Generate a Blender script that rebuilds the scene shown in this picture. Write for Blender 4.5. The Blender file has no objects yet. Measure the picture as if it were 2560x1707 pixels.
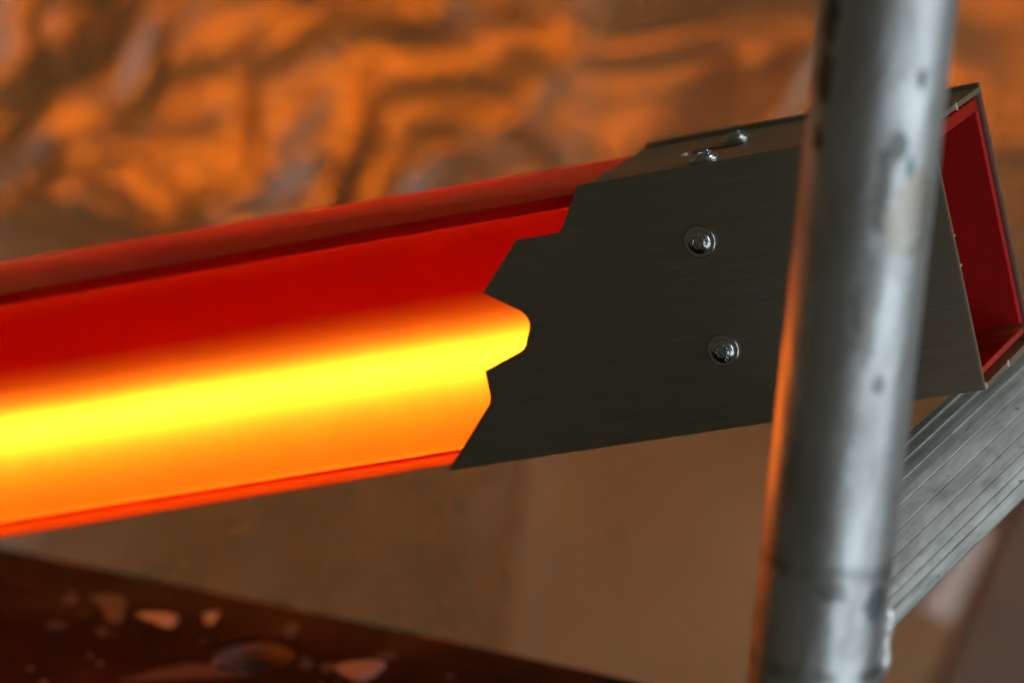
import bpy, bmesh, math, random
from mathutils import Vector, Matrix, noise
C = bpy.context.scene.collection
sc = bpy.context.scene
R = math.radians

# ---------------------------------------------------------------- camera
cd = bpy.data.cameras.new('camera'); cam = bpy.data.objects.new('camera', cd); C.objects.link(cam)
cam.location = (0, 0, 1.5); cam.rotation_euler = (R(72), 0, 0)
cd.sensor_width = 36; cd.lens = 135; cd.clip_start = .05; cd.clip_end = 60
cd.dof.use_dof = True; cd.dof.focus_distance = 1.275; cd.dof.aperture_fstop = 5.1
sc.camera = cam
# ---------------------------------------------------------------- dim room air (indoor workshop)
w = bpy.data.worlds.new("World"); sc.world = w; w.use_nodes = True
bg = w.node_tree.nodes['Background']; bg.inputs[0].default_value = (.66, .57, .38, 1); bg.inputs[1].default_value = .068
# ---------------------------------------------------------------- daylight through a workshop window on the right, and an added low lamp
def area(name, loc, target, sx, sy, power, col):
    l = bpy.data.lights.new(name, 'AREA'); l.shape = 'RECTANGLE'; l.size = sx; l.size_y = sy
    l.energy = power; l.color = col
    o = bpy.data.objects.new(name, l); C.objects.link(o); o.location = loc
    o.rotation_euler = (Vector(target) - Vector(loc)).to_track_quat('-Z', 'Y').to_euler()
    return o
area('window_daylight', (2.3, .55, 1.95), (.1, 1.15, 1.15), 1.3, 1.5, 27, (.86, .95, 1.0))
area('low_daylight_fill', (1.62, -.55, .42), (.1, 1.08, 1.1), 2.8, 1.2, 13.5, (.84, .94, 1.0))  # unseen low lamp added to give the tube its broad highlight
# ---------------------------------------------------------------- render look
sc.view_settings.view_transform = 'Standard'; sc.view_settings.look = 'None'
sc.view_settings.exposure = 0; sc.view_settings.gamma = 1
sc.render.engine = 'CYCLES'
sc.cycles.use_denoising = True
sc.cycles.max_bounces = 14; sc.cycles.diffuse_bounces = 6; sc.cycles.glossy_bounces = 5
sc.cycles.transmission_bounces = 10; sc.cycles.transparent_max_bounces = 16
sc.cycles.sample_clamp_indirect = 14
sc.cycles.caustics_reflective = True; sc.cycles.caustics_refractive = True

# ================================================================ helpers
def tag(o, label=None, cat=None, group=None, kind=None):
    for k, v in (('label', label), ('category', cat), ('group', group), ('kind', kind)):
        if v: o[k] = v
    return o
def empty(name, mat=None):
    o = bpy.data.objects.new(name, None); C.objects.link(o); o.empty_display_size = .02
    if mat is not None: o.matrix_world = mat
    return o
def link(name, me, mats, parent=None, smooth=False):
    if not isinstance(mats, (list, tuple)): mats = [mats]
    for m in mats: me.materials.append(m)
    if smooth:
        for p in me.polygons: p.use_smooth = True
    o = bpy.data.objects.new(name, me); C.objects.link(o)
    if parent is not None: o.parent = parent
    return o
def bm_obj(name, bm, mats, parent=None, smooth=False, bevel=0, seg=2):
    bmesh.ops.recalc_face_normals(bm, faces=bm.faces)
    me = bpy.data.meshes.new(name); bm.to_mesh(me); bm.free()
    o = link(name, me, mats, parent, smooth)
    if bevel:
        b = o.modifiers.new('bevel', 'BEVEL'); b.width = bevel; b.segments = seg; b.limit_method = 'ANGLE'; b.angle_limit = R(40)
    return o
def hexa(bm, pts, mi=None):
    """eight corners: 0-3 near ring, 4-7 far ring; mi gives six material slots"""
    v = [bm.verts.new(p) for p in pts]
    fs = [(0, 1, 2, 3), (7, 6, 5, 4), (0, 4, 5, 1), (1, 5, 6, 2), (2, 6, 7, 3), (3, 7, 4, 0)]
    for k, f in enumerate(fs):
        fc = bm.faces.new([v[i] for i in f])
        if mi: fc.material_index = mi[k]
def box(bm, a, b):
    (x0, y0, z0), (x1, y1, z1) = a, b
    hexa(bm, [(x0, y0, z0), (x1, y0, z0), (x1, y0, z1), (x0, y0, z1), (x0, y1, z0), (x1, y1, z0), (x1, y1, z1), (x0, y1, z1)])
def sheet(bm, outer, holes, place, thick):
    """flat sheet cut to an outline with holes; place(u, v, t) puts it in space"""
    loops = [outer] + list(holes)
    layers = []
    for t in (0, thick):
        rings, es = [], []
        for lp in loops:
            vs = [bm.verts.new(place(u, v, t)) for u, v in lp]
            es += [bm.edges.new((vs[i], vs[(i + 1) % len(vs)])) for i in range(len(vs))]
            rings.append(vs)
        bmesh.ops.triangle_fill(bm, use_beauty=True, use_dissolve=False, edges=es)
        layers.append(rings)
    for r0, r1 in zip(*layers):
        n = len(r0)
        for i in range(n):
            bm.faces.new((r0[i], r0[(i + 1) % n], r1[(i + 1) % n], r1[i]))
def lathe(bm, prof, seg=48, hexfrom=None):
    """profile (radius, height) turned about z; rings listed in hexfrom are six-sided"""
    rings = []
    for k, (r, z) in enumerate(prof):
        ring = []
        for i in range(seg):
            a = 2 * math.pi * i / seg
            rr = r
            if hexfrom and k in hexfrom:
                q = (a % (math.pi / 3)) - math.pi / 6
                rr = r * math.cos(math.pi / 6) / math.cos(q)
            ring.append(bm.verts.new((rr * math.cos(a), rr * math.sin(a), z)))
        rings.append(ring)
    for a, b in zip(rings, rings[1:]):
        for i in range(seg):
            bm.faces.new((a[i], a[(i + 1) % seg], b[(i + 1) % seg], b[i]))
    bm.faces.new(rings[-1]); bm.faces.new(list(reversed(rings[0])))

class NT:
    def __init__(s, name):
        s.m = bpy.data.materials.new(name); s.m.use_nodes = True
        s.t = s.m.node_tree; s.t.nodes.clear(); s.out = s.n('ShaderNodeOutputMaterial')
    def n(s, typ, **kw):
        x = s.t.nodes.new(typ)
        for k, v in kw.items():
            if k.startswith('i_'):
                key = k[2:]; key = int(key) if key.isdigit() else key.replace('_', ' ')
                if hasattr(v, 'is_output') : s.t.links.new(v, x.inputs[key])
                else: x.inputs[key].default_value = v
            else: setattr(x, k, v)
        return x
    def l(s, a, b): s.t.links.new(a, b)
    def coord(s, scale=(1, 1, 1), rot=(0, 0, 0)):
        tc = s.n('ShaderNodeTexCoord'); mp = s.n('ShaderNodeMapping')
        s.l(tc.outputs['Object'], mp.inputs['Vector']); mp.inputs['Scale'].default_value = scale; mp.inputs['Rotation'].default_value = rot
        return mp.outputs[0]
    def noise(s, vec, scale, detail=4, rough=.55, dist=0):
        x = s.n('ShaderNodeTexNoise'); s.l(vec, x.inputs['Vector'])
        x.inputs['Scale'].default_value = scale; x.inputs['Detail'].default_value = detail
        x.inputs['Roughness'].default_value = rough; x.inputs['Distortion'].default_value = dist
        return x.outputs['Fac']
    def ramp(s, fac, *stops):
        x = s.n('ShaderNodeValToRGB'); s.l(fac, x.inputs[0]); e = x.color_ramp.elements
        while len(e) < len(stops): e.new(.5)
        for k, (p, c) in enumerate(stops):
            e[k].position = p; e[k].color = (c, c, c, 1) if not hasattr(c, '__len__') else (*c, 1)
        return x.outputs[0]
    def math(s, op, a, b=None, clamp=False):
        x = s.n('ShaderNodeMath', operation=op); x.use_clamp = clamp
        for k, v in ((0, a), (1, b)):
            if v is None: continue
            if hasattr(v, 'is_output'): s.l(v, x.inputs[k])
            else: x.inputs[k].default_value = v
        return x.outputs[0]
    def mix(s, fac, a, b):
        x = s.n('ShaderNodeMix', data_type='RGBA')
        for k, v in ((0, fac), (6, a), (7, b)):
            if hasattr(v, 'is_output'): s.l(v, x.inputs[k])
            else: x.inputs[k].default_value = v if not hasattr(v, '__len__') else (*v, 1)
        return x.outputs[2]
    def bump(s, h, strength, dist):
        x = s.n('ShaderNodeBump'); s.l(h, x.inputs['Height']); x.inputs['Strength'].default_value = strength; x.inputs['Distance'].default_value = dist
        return x.outputs[0]
    def pbr(s, **kw):
        x = s.n('ShaderNodeBsdfPrincipled')
        for k, v in kw.items():
            key = k.replace('_', ' ')
            if hasattr(v, 'is_output'): s.l(v, x.inputs[key])
            else: x.inputs[key].default_value = (*v, 1) if (hasattr(v, '__len__') and len(v) == 3) else v
        return x
    def done(s, sh): s.l(sh.outputs[0], s.out.inputs['Surface']); return s.m

# ================================================================ materials
def m_film(name, base, rough, spec=.5, trans=0):
    t = NT(name); v = t.coord()
    dirt = t.noise(v, 5, 6, .6, .6); n2 = t.noise(v, 55, 4, .6, 1.0)
    col = t.mix(t.ramp(dirt, (.3, 0), (.75, 1)), tuple(c * .72 for c in base), tuple(min(1, c * 1.2) for c in base))
    r = t.ramp(dirt, (.25, rough * .8), (.8, rough * 1.35))
    return t.done(t.pbr(Base_Color=col, Roughness=r, Specular_IOR_Level=spec, IOR=1.65, Normal=t.bump(n2, .04, .002)))
def m_acrylic(name, dif, ior, fac=.62, ta=(.93, .52, .22), tb_=(1, .58, .25)):
    """amber-red opal acrylic: the outer face diffuses light that comes from inside"""
    t = NT(name); v = t.coord((1, 40, 40)); g = t.noise(v, 26, 4)
    smudge = t.noise(t.coord(), 26, 5, .6)
    d = t.n('ShaderNodeBsdfDiffuse'); d.inputs[0].default_value = (*dif, 1)
    tr = t.n('ShaderNodeBsdfTranslucent')
    t.l(t.mix(t.ramp(smudge, (.35, 0), (.7, 1)), ta, tb_), tr.inputs[0])
    m1 = t.n('ShaderNodeMixShader'); m1.inputs[0].default_value = fac
    t.l(d.outputs[0], m1.inputs[1]); t.l(tr.outputs[0], m1.inputs[2])
    gl = t.n('ShaderNodeBsdfGlossy'); gl.inputs[0].default_value = (1, 1, 1, 1); gl.inputs['Roughness'].default_value = .24
    t.l(t.bump(g, .05, .0004), gl.inputs['Normal'])
    fr = t.n('ShaderNodeFresnel'); fr.inputs[0].default_value = ior
    m2 = t.n('ShaderNodeMixShader'); t.l(fr.outputs[0], m2.inputs[0]); t.l(m1.outputs[0], m2.inputs[1]); t.l(gl.outputs[0], m2.inputs[2])
    return t.done(m2)
def m_inner():
    t = NT('amber_acrylic_inner'); tr = t.n('ShaderNodeBsdfTransparent')
    g = t.noise(t.coord(), 40, 2)
    t.l(t.mix(g, (1, .60, .28), (1, .66, .32)), tr.inputs[0])
    return t.done(tr)
def m_steel(name, axis_scale, base=.42, rough=.34):
    t = NT(name); v = t.coord(axis_scale)
    br = t.noise(v, 60, 6, .7); sm = t.noise(t.coord(), 14, 5, .6)
    col = t.mix(t.ramp(br, (.3, 0), (.7, 1)), (base * .78, base * .75, base * .63), (base * 1.16, base * 1.10, base * .93))
    r = t.math('ADD', t.ramp(sm, (.3, rough - .05), (.75, rough + .08)), t.math('MULTIPLY', br, .06))
    return t.done(t.pbr(Base_Color=col, Metallic=1.0, Roughness=r, Normal=t.bump(br, .10, .0002)))
def m_plain(name, col, metal, rough, nscale=200, amt=.05):
    t = NT(name); g = t.noise(t.coord(), nscale, 4)
    c = t.mix(t.ramp(g, (.3, 0), (.7, 1)), tuple(x * .85 for x in col), tuple(min(1, x * 1.1) for x in col))
    return t.done(t.pbr(Base_Color=c, Metallic=metal, Roughness=rough, Normal=t.bump(g, amt, .0004)))
def m_emit(name, col, power):
    t = NT(name); g = t.noise(t.coord(), 30, 2)
    e = t.n('ShaderNodeEmission'); e.inputs[0].default_value = (*col, 1)
    t.l(t.math('ADD', t.math('MULTIPLY', g, .1 * power), power * .95), e.inputs[1])
    return t.done(e)
def m_galv():
    t = NT('galvanised_steel'); tc = t.n('ShaderNodeTexCoord'); sep = t.n('ShaderNodeSeparateXYZ'); t.l(tc.outputs['Object'], sep.inputs[0])
    x, y, z = sep.outputs
    ang = t.math('ARCTAN2', y, x)
    big = t.noise(t.coord((1, 1, .45)), 42, 6, .62, .7); streak = t.noise(t.coord((1, 1, .12)), 95, 5, .6, .5); fine = t.noise(t.coord(), 260, 4)
    col = t.mix(t.ramp(big, (.36, 0), (.62, 1)), (.50, .52, .52), (.80, .84, .86))
    col = t.mix(t.ramp(streak, (.60, 0), (.72, .75)), col, (.30, .30, .29))
    # rub rings and scuffs left by couplers, cement dirt and two dabs of blue paint
    wob = t.math('MULTIPLY', t.math('SUBTRACT', t.noise(t.coord(), 60, 3), .5), .006)
    for zz, wd, dark in RINGS:
        d = t.math('ABSOLUTE', t.math('SUBTRACT', t.math('ADD', z, wob), zz))
        mk = t.math('MULTIPLY', t.ramp(d, (0, 1), (wd, 0)), t.ramp(streak, (.38, .1), (.55, dark)))
        col = t.mix(mk, col, (.07, .07, .065))
    for a0, z0, ra, rz, c in DABS:
        da = t.math('DIVIDE', t.math('SUBTRACT', ang, a0), ra); dz = t.math('DIVIDE', t.math('SUBTRACT', z, z0), rz)
        rr = t.math('ADD', t.math('ADD', t.math('MULTIPLY', da, da), t.math('MULTIPLY', dz, dz)), t.math('MULTIPLY', t.math('SUBTRACT', t.noise(t.coord(), 110, 5), .5), 4.0))
        col = t.mix(t.ramp(rr, (.45, .92), (1.0, 0)), col, c)
    r = t.ramp(big, (.3, .52), (.7, .38))
    return t.done(t.pbr(Base_Color=col, Metallic=.96, Roughness=r, Normal=t.bump(t.math('ADD', big, t.math('MULTIPLY', fine, .25)), .4, .0014)))
def m_alu():
    t = NT('weathered_aluminium'); v = t.coord((1, .22, 1)); a = t.noise(v, 150, 6, .62, .5); b = t.noise(t.coord(), 60, 5, .6, .3); c = t.noise(t.coord((1, .3, 1)), 420, 3)
    col = t.mix(t.ramp(a, (.34, 0), (.68, 1)), (.38, .39, .37), (.74, .75, .73))
    col = t.mix(t.ramp(b, (.58, 0), (.74, .6)), col, (.36, .31, .22))
    col = t.mix(t.ramp(c, (.68, 0), (.76, .8)), col, (.06, .055, .05))
    return t.done(t.pbr(Base_Color=col, Metallic=.45, Roughness=.5, Normal=t.bump(a, .2, .0006)))
def m_ply():
    t = NT('film_faced_plywood'); v = t.coord((.25, 1, 1)); a = t.noise(v, 60, 6, .6, .6); b = t.noise(t.coord(), 22, 5)
    col = t.mix(t.ramp(a, (.35, 0), (.7, 1)), (.0045, .0036, .0028), (.013, .0088, .006))
    col = t.mix(t.ramp(b, (.55, 0), (.72, .35)), col, (.035, .024, .017))
    return t.done(t.pbr(Base_Color=col, Roughness=t.ramp(b, (.3, .55), (.7, .75)), Specular_IOR_Level=.08, Normal=t.bump(a, .25, .001)))

RINGS = [(.0405, .0011, .5), (.009, .0014, .7)]
DABS = [(-1.03, .1906, .10, .0052, (.04, .05, .11)), (-1.07, .1636, .07, .0042, (.14, .22, .28)), (-1.30, .170, .16, .006, (.22, .22, .22)),
        (-1.45, .156, .14, .014, (.24, .24, .24)), (-.85, .150, .5, .012, (.55, .52, .44)), (-.75, .030, .25, .006, (.2, .24, .28)), (-1.55, .036, .3, .004, (.34, .34, .33)), (-1.2, .10, .12, .004, (.3, .31, .31)), (-1.5, .12, .2, .02, (.38, .38, .37)), (-2.6, .195, .2, .03, (.12, .115, .09))]
M = dict(
    film=m_film('clear_wrinkled_film', (.27, .16, .045), .27, 1.0),  # both films' base colours hold the bar's orange light, browning whitish film
    milky=m_film('milky_film', (.36, .225, .085), .28, 1.0),
    wall=m_plain('plaster', (.32, .26, .20), 0, .8, 20),
    outer=m_acrylic('red_acrylic', (.68, .02, .001), 1.10, .5, (.55, .07, .004), (.62, .085, .006)), opal=m_acrylic('amber_opal_acrylic', (.85, .008, .0012), 1.2), inner=m_inner(),
    opaque_red=m_plain('deep_red_opaque', (.46, .0030, .0008), 0, .95), baffle=m_plain('red_light_baffle', (.62, .012, .004), 0, .5),
    steel=m_steel('brushed_steel_front', (.6, 30, 30), .43, .40), steel_edge=m_plain('cut_steel_edge', (.62, .52, .38), 1, .38, 400),
    chrome=m_plain('polished_stainless', (.66, .68, .70), 1, .22, 300, .03), tack=m_plain('bright_weld', (.92, .93, .92), .6, .3),
    led=m_emit('amber_led_strip', (1, .62, .11), 52), redfill=m_emit('red_fill_glow', (1, .02, 0), 2.0), downfill=m_emit('amber_fill_glow_down', (1, .53, .03), 11), ledback=m_emit('amber_led_strip_rear', (1, .55, .012), 560),
    channel=m_plain('lamp_channel_aluminium', (.55, .50, .42), .3, .5),
    galv=m_galv(), alu=m_alu(), ply=m_ply(), core=m_plain('plywood_core_bluelit', (.035, .05, .065), 0, .7),
    paint=m_plain('dried_plaster_drip', (.17, .215, .225), 0, .6), paintdim=m_plain('thin_plaster_smear', (.034, .042, .044), 0, .7),
    tape=m_plain('pale_tape', (.80, .76, .72), 0, .6), brown=m_film('brown_sheet', (.20, .165, .13), .6, .1),
)

# ================================================================ backdrop: wall and hanging films
WY = 1.93
bm = bmesh.new(); box(bm, (-1.2, WY + .03, .3), (1.2, WY + .15, 1.75))
o = bm_obj('wall', bm, M['wall']); tag(o, kind='structure')

def crease(p, seed, sharp):
    q = Vector((p[0] + seed * 7.3, p[1] - seed * 3.1, seed * 1.7))
    wv = Vector((noise.noise(q * 1.3), noise.noise(q * 1.3 + Vector((9, 4, 2))), 0)) * .55
    n = noise.noise((q + wv))
    return (1 - abs(n) ** sharp)
sm = lambda a, b, x: (lambda t: t * t * (3 - 2 * t))(max(0, min(1, (x - a) / (b - a))))
SEAM = lambda z: -.006 + .035 * (z - .7325) / .33
def folds(x, z, seed, f):
    w = Vector((x * 9, z * 9, seed)); x += .022 * noise.noise(w); z += .022 * noise.noise(w + Vector((5, 8, 1)))
    ca, sa = math.cos(.35), math.sin(.35)
    px, pz = x * ca + z * sa, -x * sa + z * ca
    return .97 * (.0105 * crease((px * 6.5 * f, pz * 10.5), seed, .75) + .0056 * crease((px * 15 * f, pz * 21), seed + 3, .8)
            + .0011 * crease((x * 30, z * 44), seed + 5, .8) + .010 * noise.noise(Vector((x * 4, z * 5, seed))))
def surface(x, z):
    """depth of the hanging films: crumpled up high and on the left, calmer low down and on the right"""
    b = sm(-.03, .09, x - SEAM(z)); high = sm(.845, .93, z)
    h = (1 - b) * folds(x, z, 1.0, 1) * (.16 + .84 * high) + (b * folds(x, z, 4.0, .7) * (.14 + .72 * high) if b > 0 else 0)
    dx = x - SEAM(z)
    return 1.862 - h + .12 * (z - .95) - .05 * dx - 1.1 * max(0, -dx - .17) ** 2 - ((.03 + .18 * sm(.80, .97, z)) * (dx - .02) if dx > .02 else 0)
def film(name, mat, x0, x1, z0, z1, off, nx, nz, left=None, amp=None):
    """a hanging plastic film: broad billows, sharp creases between near-flat facets"""
    vs, fs = [], []
    for j in range(nz + 1):
        for i in range(nx + 1):
            z = z0 + (z1 - z0) * j / nz
            xl = left(z) if left else x0
            x = xl + (x1 - xl) * i / nx
            vs.append((x, surface(x, z) - off if amp is None else surface(x, z) - off - amp * folds(x, z, 8.0, 1), z))
    W = nx + 1
    for j in range(nz):
        for i in range(nx):
            a = j * W + i; fs.append((a, a + 1, a + W + 1, a + W))
    me = bpy.data.meshes.new(name); me.from_pydata(vs, [], fs)
    o = link(name, me, mat, None, True)
    s = o.modifiers.new('thickness', 'SOLIDIFY'); s.thickness = .0002; s.offset = 1
    return o
o = film('plastic_film', M['film'], -.75, .05, .42, 1.62, 0, 300, 340)
tag(o, 'crumpled clear plastic film hanging behind the glowing red lamp on the left', 'plastic film')
o = film('plastic_film', M['milky'], 0, .60, .42, 1.62, .0003, 260, 340, left=SEAM)
tag(o, 'smoother milky plastic film hanging behind the steel end sleeve on the right', 'plastic film')

def wpt(x, z, y): return (x, y, z)
# darker sheet hanging at the lower right, and the strip of pale tape beside it
def dark_left(z): return .2194 + (z - .7325) * .374
o = film('hanging_sheet', M['brown'], 0, .8, .45, .93, .0012, 90, 90, left=dark_left, amp=.12)
tag(o, 'dull brown sheet hanging at the lower right beside the ladder rail', 'sheet')
bm = bmesh.new()
tp = [(.208, .767), (.2235, .7585), (.243, .806), (.236, .812)]
sheet(bm, tp, [], lambda u, v, t: (u, surface(u, v) - .0022 - t, v), .0008)
o = bm_obj('tape_strip', bm, M['tape'])
tag(o, 'short pale strip of tape stuck to the film below the ladder rail', 'tape')

# ================================================================ light bar
BAR = Matrix(((.9131, .3421, -.2216, .1347), (-.3146, .9372, .1507, 1.2054), (.2593, -.0679, .9634, 1.1827), (0, 0, 0, 1)))
bar = empty('light_bar', BAR)
tag(bar, 'glowing amber and red light bar with a jagged dark steel sleeve on one end', 'lamp')
P = lambda l, v, d: (l / 1000, d / 1000, -v / 1000)        # millimetres along, down, back
lerp = lambda a, b, t: a + (b - a) * t
L0, L1 = -560., -1.2
def at(l, vr, vl):                                          # height along the bar between l=-126 and l=-350
    return lerp(vr, vl, (l + 126) / -224)
def strip(bm, f, mats, L0=L0, L1=L1):
    """f(l) -> four (v, d) corners: front top, front bottom, back bottom, back top"""
    a, b = f(L0), f(L1)
    hexa(bm, [P(L0, *q) for q in a] + [P(L1, *q) for q in b], mats)
tf = lambda l: at(l, 2.86, 1.95); tb = lambda l: at(l, 1.75, -.9)
cf = lambda l: at(l, 7.3, 6.5); df = lambda l: at(l, 83.0, 84.45); ef = lambda l: at(l, 87.6, 89.9)
DB = 69.2
# slots of the six faces of hexa: near end, far end, front, bottom, back, top
bm = bmesh.new(); strip(bm, lambda l: [(tf(l), 2.7), (cf(l) - .2, 2.7), (cf(l) - .2, DB), (tb(l), DB)], [0, 0, 0, 0, 0, 0]); bm_obj('top_panel', bm, [M['outer'], M['inner']], bar, bevel=.0004)
bm = bmesh.new(); strip(bm, lambda l: [(cf(l), 1.75), (df(l), 1.75), (df(l), 5.75), (cf(l), 5.75)], [0, 0, 0, 0, 1, 0]); bm_obj('front_panel', bm, [M['opal'], M['inner']], bar, bevel=.00035)
bm = bmesh.new(); strip(bm, lambda l: [(df(l) + 1.7, 2.3), (ef(l), 2.3), (ef(l), DB), (df(l) + 1.7, DB)], [0, 0, 0, 0, 0, 1]); bm_obj('bottom_panel', bm, [M['opal'], M['inner']], bar, bevel=.0005)
bm = bmesh.new(); strip(bm, lambda l: [(cf(l), DB - 4.2), (df(l), DB - 4.2), (df(l), DB - .2), (cf(l), DB - .2)], [0, 0, 1, 0, 0, 0], L0, -62.5); bm_obj('back_panel', bm, [M['opal'], M['inner']], bar)
bm = bmesh.new(); strip(bm, lambda l: [(cf(l), DB - 4.2), (df(l), DB - 4.2), (df(l), DB - .2), (cf(l), DB - .2)], [0] * 6, -58, L1); bm_obj('back_panel_end', bm, M['opaque_red'], bar)  # end of the back panel, made opaque to stop light leaking in
bm = bmesh.new(); box(bm, P(-62, 83.2, 6.4), P(-58.2, 7.7, DB - .2)); bm_obj('end_light_block', bm, M['opaque_red'], bar)  # unseen partition added so lamp glow stays out of the open end
bm = bmesh.new(); strip(bm, lambda l: [(df(l) + .03, 3.4), (df(l) + 1.67, 3.4), (df(l) + 1.67, 6.2), (df(l) + .03, 6.2)], [0] * 6); bm_obj('gap_filler', bm, M['opaque_red'], bar)  # opaque filler added to block light, leaving the gap's dark red line
# lamp: channel with front and rear LEDs; down and red strips added for glow
bm = bmesh.new(); box(bm, P(-560, 58, 10.95), P(-75, 43.5, 55)); box(bm, P(-560, 44.6, 8.22), P(-75, 43.52, 10.94)); bm_obj('lamp_channel', bm, M['channel'], bar, bevel=.001)  # front lip added to cut the glow on the upper front panel
for va, vb in ((7.9, 43.4), (58.1, 82.6)):
    bm = bmesh.new(); box(bm, P(-560, vb, 30), P(-63, va, 31.5)); bm_obj('light_baffle', bm, M['baffle'], bar)  # unseen baffle added: blocks rear light, bounces red forward
def led(quad, slot_, mat):
    mi = [1] * 6; mi[slot_] = 0; le = -128. if mat is M['ledback'] else -77.; ls = -430. if mat is M['ledback'] else -558.  # rear strip cut short so the film darkens at the left
    bm = bmesh.new(); hexa(bm, [P(l, *q) for l in (ls, le) for q in quad], mi)
    bm_obj('led_and_fill_strip', bm, [mat, M['channel']], bar)
led([(49.2, 8.6), (54.0, 10.2), (54.0, 11.0), (49.2, 11.0)], 2, M['led'])
led([(58.05, 16), (58.3, 16), (58.3, 24), (58.05, 24)], 3, M['downfill'])  # unseen weak strip added to warm the lower front panel
led([(43.2, 13), (43.46, 13), (43.46, 24), (43.2, 24)], 5, M['redfill'])  # unseen red glow added to fill the upper front panel
led([(43, 55.05), (53, 55.05), (53, 55.6), (43, 55.6)], 4, M['ledback'])

# ---- sleeve plates
JAG = [(-123.5, 0), (-132.13, 12.94), (-132.73, 13.61), (-133.78, 14.29), (-134.88, 14.58), (-136.12, 14.61), (-149.55, 14.54), (-165.98, 30.59), (-154.8, 38.1), (-154.03, 38.69), (-152.9, 39.8), (-152.1, 41.2), (-151.75, 42.44), (-151.7, 44.35), (-152.49, 46.14), (-153.73, 48.43), (-154.55, 50.29), (-155.0, 51.0), (-155.7, 51.8), (-157.01, 52.55), (-171.7, 57.48), (-171.82, 66.18), (-171.97, 67.16), (-172.26, 67.97), (-173.12, 69.28), (-193.68, 90.0), (0, 90.0), (0, 0)]
SL = empty('dummy'); bpy.data.objects.remove(SL)
bm = bmesh.new(); sheet(bm, JAG, [], lambda u, v, t: P(u, v, t * 1000), .0016); bm_obj('front_plate', bm, M['steel'], bar, bevel=.0003)
def slot(l0, l1, c, r, n=8):
    pts = []
    for k in range(n + 1): a = -math.pi / 2 + math.pi * k / n; pts.append((l1 - r + r * math.cos(a), c + r * math.sin(a)))
    for k in range(n + 1): a = math.pi / 2 + math.pi * k / n; pts.append((l0 + r + r * math.cos(a), c + r * math.sin(a)))
    return pts
bm = bmesh.new()
sheet(bm, [(-120.4, 1.65), (-122.4, 70.25), (0, 70.25), (0, 1.65)], [slot(-97, -74, 33.5, 4.6)], lambda u, v, t: P(u, t * 1000, v), .0015)
bm_obj('top_plate', bm, M['steel'], bar, bevel=.0002)
bm = bmesh.new(); box(bm, P(-122.4, 90.0, 70.3), P(0, -1.55, 71.9)); bm_obj('back_plate', bm, M['steel'], bar, bevel=.0002)
bm = bmesh.new(); box(bm, P(-170, 90.0, 1.65), P(0, 88.6, 70.25)); bm_obj('bottom_plate', bm, M['steel'], bar)
# bright cut rim of the sheet at the open end
def rim(a, b):
    bm = bmesh.new(); box(bm, a, b); bm_obj('cut_edge', bm, M['steel_edge'], bar)
rim(P(.02, 1.7, 1.7), P(.5, -.05, 70.2)); rim(P(.02, 90.0, 0), P(.5, -.05, 1.62)); rim(P(.02, 90.0, 70.3), P(.5, -1.5, 71.85)); rim(P(.02, 90.0, 1.7), P(.5, 88.5, 70.2))
for v, d, a, b in [(.9, 36, 1.3, .45), (48, .9, .4, .9), (88.9, 1.6, 1.1, .5), (89.0, 33.5, 1.2, .5), (38, .9, .3, .5)]:
    bm = bmesh.new(); box(bm, P(.4, v + a, d - b), P(1.0, v - a, d + b)); bm_obj('weld_tack', bm, M['tack'], bar, bevel=.0002)

# ---- button-head screws
def glyphs(items, rad, z, size):
    """raised letters round the domed head: (character, angle, tops outward)"""
    bmx = bmesh.new()
    for chx, ang, outw in items:
        cu = bpy.data.curves.new('glyph', 'FONT'); cu.body = chx; cu.size = size; cu.extrude = .00024; cu.align_x = 'CENTER'; cu.align_y = 'CENTER'; cu.resolution_u = 3
        ob = bpy.data.objects.new('glyph', cu); C.objects.link(ob)
        me = ob.to_mesh()
        a = R(ang); tiltv = R(33)
        rot = Matrix.Rotation(a - math.pi / 2, 4, 'Z') @ Matrix.Translation((0, rad, z)) @ Matrix.Rotation(-tiltv, 4, 'X')
        if not outw: rot = rot @ Matrix.Rotation(math.pi, 4, 'Z')
        me.transform(rot); bmx.from_mesh(me); ob.to_mesh_clear()
        bpy.data.objects.remove(ob); bpy.data.curves.remove(cu)
    return bmx
def screw(loc, rot, items):
    bm = bmesh.new()
    rh, h = 4.05e-3, 1.85e-3
    prof = [(rh, .0), (rh, .35e-3)] + [(rh * math.cos(a) * .98 + .00004, .35e-3 + (h - .35e-3) * math.sin(a)) for a in [R(q) for q in (12, 24, 36, 48, 58)]]
    prof += [(2.2e-3, h * .90), (1.95e-3, h * .93), (1.88e-3, h * .80), (1.80e-3, h * .1)]
    k = len(prof)
    lathe(bm, prof, 48, hexfrom={k - 3, k - 2, k - 1})
    s = bm_obj('screw', bm, M['chrome'], bar)
    for p in s.data.polygons: p.use_smooth = len(p.vertices) == 4 and abs(p.normal.z) > .15
    s.matrix_local = Matrix.Translation(loc) @ rot
    bm = bmesh.new(); lathe(bm, [(5.35e-3, -1.0e-3), (5.45e-3, -.85e-3), (5.45e-3, -.2e-3), (5.2e-3, 0.02e-3), (2.2e-3, .02e-3)], 48)
    wsh = bm_obj('washer', bm, M['chrome'], s, bevel=.0001)
    g = glyphs(items, 2.95e-3, 1.48e-3, 1.95e-3); bm_obj('lettering', g, M['chrome'], s)
    return s
toF = Matrix(((1, 0, 0, 0), (0, 0, -1, 0), (0, 1, 0, 0), (0, 0, 0, 1)))     # head towards the front
A2 = [('A', -35, False), ('2', 9, False), ('-', 42, False), ('7', 108, False), ('0', 78, False)]
TH = [('T', 98, True), ('H', 60, True), ('E', 14, True), ('O', -62, True)]
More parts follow.
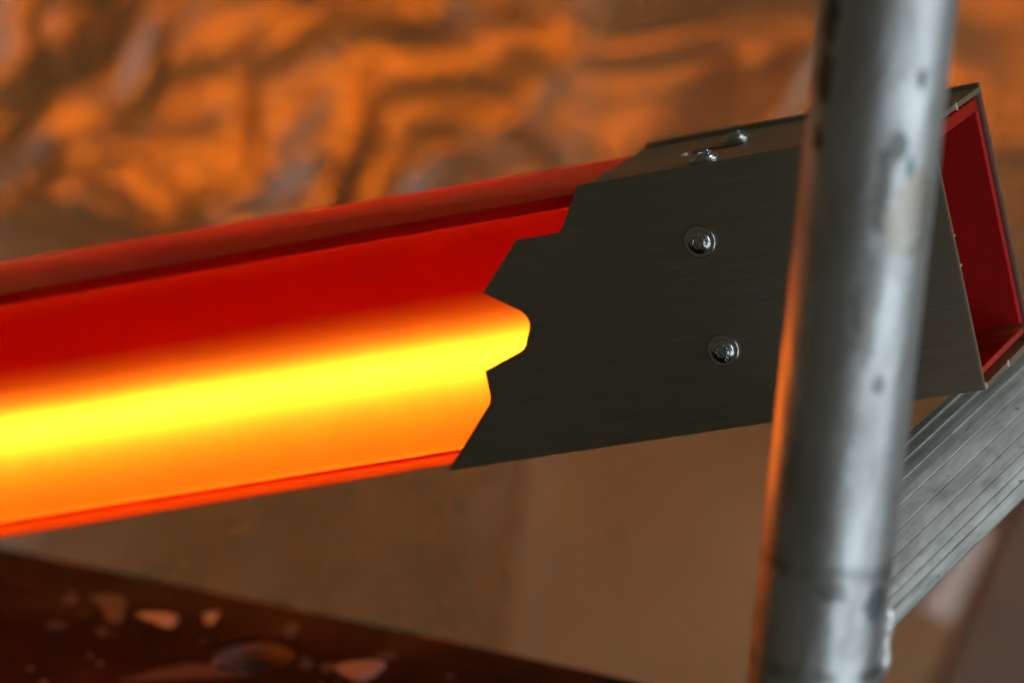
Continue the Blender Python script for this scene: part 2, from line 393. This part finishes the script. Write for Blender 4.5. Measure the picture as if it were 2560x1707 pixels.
screw(P(-85.0, 25.7, -1.0), toF @ Matrix.Rotation(R(6), 4, 'Z'), A2)
screw(P(-85.2, 63.3, -1.0), toF @ Matrix.Rotation(R(-4), 4, 'Z'), TH)
I4 = Matrix.Identity(4)
screw(P(-80.0, -1.0, 7.6), I4, A2)
screw(P(-80.7, -1.0, 45.5), Matrix.Rotation(R(20), 4, 'Z'), TH)

# ================================================================ ladder rail under the open end
d = Vector((.5199, .8443, .1299)).normalized(); c = Vector((.7016, -.3353, -.6288)); c = (c - d * c.dot(d)).normalized(); n = c.cross(d); n = n if n.z > 0 else -n
S = 1.297 / 1.31
P0 = Vector((0, 0, 1.5)) + (Vector((.1471, 1.24, 1.0772)) - Vector((0, 0, 1.5))) * S
RM = Matrix((( c.x, d.x, n.x, P0.x), (c.y, d.y, n.y, P0.y), (c.z, d.z, n.z, P0.z), (0, 0, 0, 1)))
if RM.to_3x3().determinant() < 0: RM = Matrix(((c.x, -d.x, n.x, P0.x), (c.y, -d.y, n.y, P0.y), (c.z, -d.z, n.z, P0.z), (0, 0, 0, 1)))
rail = empty('ladder_rail', RM)
tag(rail, 'ribbed grey aluminium ladder rail under the open end of the lamp', 'ladder')
def prism(bm, prof, y0, y1):
    a = [bm.verts.new((x, y0, z)) for x, z in prof]; b = [bm.verts.new((x, y1, z)) for x, z in prof]
    k = len(prof)
    for i in range(k): bm.faces.new((a[i], a[(i + 1) % k], b[(i + 1) % k], b[i]))
    bm.faces.new(list(reversed(a))); bm.faces.new(b)
crown = lambda x: -6.0 * (x - .026) ** 2 if x > .026 else -5 * (x - .026) ** 2 - 14 * max(0, .016 - x) ** 2 * 2.2
EDG = [.0, .0030, .0068, .0112, .0166, .0220, .0272, .0318, .0356, .0386, .0412]
prof = [(0, -.022)]
for i, (a, b) in enumerate(zip(EDG, EDG[1:])):
    za, zb = crown(a), crown(b)
    prof += [(a + .00008, za - .00035), (a + .00018, za - .00008), (a + .0004, za), ((a + b) / 2, crown((a + b) / 2) + .00004), (b - .0004, zb), (b - .00018, zb - .00008), (b - .00008, zb - .00035)]
prof += [(.0424, crown(.0412) - .0012), (.0430, crown(.0412) - .0030), (.0430, -.022)]
prof = [(x, z) for x, z in prof]
bm = bmesh.new(); prism(bm, prof, *((-.104, .42) if RM.to_3x3().col[1].dot(d) > 0 else (-.42, .104))); bm_obj('rail_body', bm, M['alu'], rail)

# ================================================================ scaffold tube in front
A = Vector((.109, 1.0891, 1.2502)); B = Vector((.0912, 1.0747, 1.042))
ax = (A - B).normalized(); xa = Vector((1, 0, 0)); xa = (xa - ax * xa.dot(ax)).normalized(); ya = ax.cross(xa)
TM = Matrix(((xa.x, ya.x, ax.x, B.x), (xa.y, ya.y, ax.y, B.y), (xa.z, ya.z, ax.z, B.z), (0, 0, 0, 1)))
tube = empty('scaffold_tube', TM)
tag(tube, 'scuffed grey galvanised steel tube standing in front of the lamp', 'steel tube')
bm = bmesh.new()
RT = .0200; NS = 96; NZ = 120; rings = []
for j in range(NZ + 1):
    z = -.12 + .48 * j / NZ; ring = []
    for i in range(NS):
        a = 2 * math.pi * i / NS
        r = RT + .00016 * noise.noise(Vector((math.cos(a) * 1.6, math.sin(a) * 1.6, z * 45))) + .00010 * noise.noise(Vector((math.cos(a) * 4, math.sin(a) * 4, z * 130)))
        ring.append(bm.verts.new((r * math.cos(a), r * math.sin(a), z)))
    rings.append(ring)
for p, q in zip(rings, rings[1:]):
    for i in range(NS): bm.faces.new((p[i], p[(i + 1) % NS], q[(i + 1) % NS], q[i]))
inner = [[bm.verts.new((v.co.x * .84, v.co.y * .84, v.co.z)) for v in rings[k]] for k in (0, -1)]
for i in range(NS):
    k = (i + 1) % NS
    bm.faces.new((rings[0][k], rings[0][i], inner[0][i], inner[0][k])); bm.faces.new((rings[-1][i], rings[-1][k], inner[1][k], inner[1][i])); bm.faces.new((inner[0][k], inner[0][i], inner[1][i], inner[1][k]))
bm_obj('pipe', bm, M['galv'], tube, True)
# drip of zinc standing proud on the right side, low down
bm = bmesh.new(); prof = []
for j in range(15):
    t = j / 14; prof.append((max(.0001, .0026 * math.sin(math.pi * t) ** .7 * (1 + .35 * math.sin(9 * t))), .0035 + .024 * t))
lathe(bm, prof, 16); b = bm_obj('zinc_drip', bm, M['tack'], tube, True); b.location = (RT * math.cos(R(-7)), RT * math.sin(R(-7)), 0)

# ================================================================ dark plank, lower left
pd = Vector((.8825, -.470, 0)).normalized(); pn = Vector((-pd.y, pd.x, 0))
plank = empty('plank', Matrix(((pd.x, pn.x, 0, -.0893), (pd.y, pn.y, 0, 1.3992), (0, 0, 1, .9367), (0, 0, 0, 1))))
tag(plank, 'dark brown plywood plank with plaster drips and a round hole at the lower left', 'plank')
inv = plank.matrix_world.inverted()
loc2 = lambda x, y: (inv @ Vector((x, y, .9367))).to_2d()
hc = loc2(-.0976, 1.3493)
hole = [(hc.x + .0158 * math.cos(2 * math.pi * k / 40), hc.y + .0158 * math.sin(2 * math.pi * k / 40)) for k in range(40)]
far = [(-.45 + .9 * k / 60, .0007 * noise.noise(Vector((k * .37, 0, 3))) + .0006 * noise.noise(Vector((k * 1.1, 5, 3))) - .10 * max(0, (k * .9 / 60 - .45)) ** 2) for k in range(61)]
bm = bmesh.new(); sheet(bm, [(-.45, -.32)] + far + [(.45, -.32)], [hole], lambda u, v, t: (u, v, -t), .018)
bm_obj('board', bm, M['ply'], plank, bevel=.0015)
bm = bmesh.new()
r0 = [bm.verts.new((hc.x + .01575 * math.cos(2 * math.pi * k / 40), hc.y + .01575 * math.sin(2 * math.pi * k / 40), -.0016)) for k in range(40)]
r1 = [bm.verts.new((v.co.x, v.co.y, -.0178)) for v in r0]
r2 = [bm.verts.new((hc.x + (v.co.x - hc.x) * .93, hc.y + (v.co.y - hc.y) * .93, -.0016)) for v in r0]
r3 = [bm.verts.new((v.co.x, v.co.y, -.0178)) for v in r2]
for k in range(40):
    j = (k + 1) % 40
    for p, q in ((r0, r1), (r1, r3), (r3, r2), (r2, r0)): bm.faces.new((p[k], p[j], q[j], q[k]))
bm_obj('hole_sleeve', bm, M['core'], plank, True)  # core colour blued for the daylight falling into the hole
rng = random.Random(5)
def splash(outline, mat, h=.0004, name='plaster_splash'):
    pts = [loc2(x, y) for x, y in outline]; cx = sum(p.x for p in pts) / len(pts); cy = sum(p.y for p in pts) / len(pts)
    dense = []
    k = len(pts)
    for i in range(k):
        p0, p1, p2, p3 = pts[i - 1], pts[i], pts[(i + 1) % k], pts[(i + 2) % k]
        for s in range(4):
            t = s / 4
            q = .5 * ((2 * p1) + (p2 - p0) * t + (2 * p0 - 5 * p1 + 4 * p2 - p3) * t * t + (3 * p1 - p0 - 3 * p2 + p3) * t ** 3)
            q += Vector((rng.uniform(-1, 1), rng.uniform(-1, 1))) * .0008
            dense.append(q)
    bm = bmesh.new()
    base = [bm.verts.new((q.x, q.y, .0002)) for q in dense]
    mid = [bm.verts.new((cx + (q.x - cx) * .86, cy + (q.y - cy) * .86, h * .8)) for q in dense]
    top = bm.verts.new((cx, cy, h))
    for i in range(len(dense)):
        j = (i + 1) % len(dense)
        bm.faces.new((base[i], base[j], mid[j], mid[i])); bm.faces.new((mid[i], mid[j], top))
    bm.faces.new(list(reversed(base)))
    bm_obj(name, bm, mat, plank, True)
def blob(x, y, a, b, mat):
    splash([(x + a * math.cos(t) * rng.uniform(.55, 1.3), y + b * math.sin(t) * rng.uniform(.55, 1.3)) for t in [2 * math.pi * k / 7 for k in range(7)]], mat)
for x, y, a, b, m in [(-.1743, 1.4048, .0034, .006, 'paintdim'), (-.1171, 1.387, .0033, .006, 'paint'), (-.0849, 1.3731, .0033, .006, 'paintdim'), (-.1581, 1.3718, .0033, .0046, 'paintdim'),
                      (-.1759, 1.378, .0036, .0048, 'paintdim'), (-.0781, 1.3394, .0031, .0062, 'paintdim'), (-.047, 1.3481, .004, .005, 'paintdim'), (-.0692, 1.3375, .004, .005, 'paintdim'), (-.023, 1.3283, .002, .0032, 'paintdim')]:
    blob(x, y, a, b, M[m])
splash([(-.1669, 1.4077), (-.1559, 1.4105), (-.1517, 1.4005), (-.1514, 1.3863), (-.1535, 1.3808), (-.1579, 1.3877), (-.1622, 1.3991)], M['paintdim'], .0003)
splash([(-.1465, 1.3906), (-.1322, 1.3906), (-.1304, 1.3822), (-.1326, 1.3766), (-.1405, 1.3829)], M['paint'])
splash([(-.1288, 1.3375), (-.117, 1.3405), (-.1085, 1.3338), (-.095, 1.3296), (-.105, 1.327), (-.1251, 1.3244), (-.1453, 1.3231), (-.1407, 1.3283)], M['paintdim'], .0003)
splash([(-.0622, 1.3414), (-.0505, 1.3441), (-.0482, 1.3375), (-.0515, 1.3283), (-.0574, 1.3231), (-.0622, 1.3283), (-.0671, 1.3348)], M['paint'], .0006)

for k in range(26):
    x, y = rng.uniform(-.19, -.02), 0; y = 1.45 - (x + .21) * .53 - rng.uniform(.012, .13); e = rng.uniform(.0005, .0013)
    blob(x, y, e, e * 1.5, M[rng.choice(['paint', 'paintdim', 'paintdim'])])
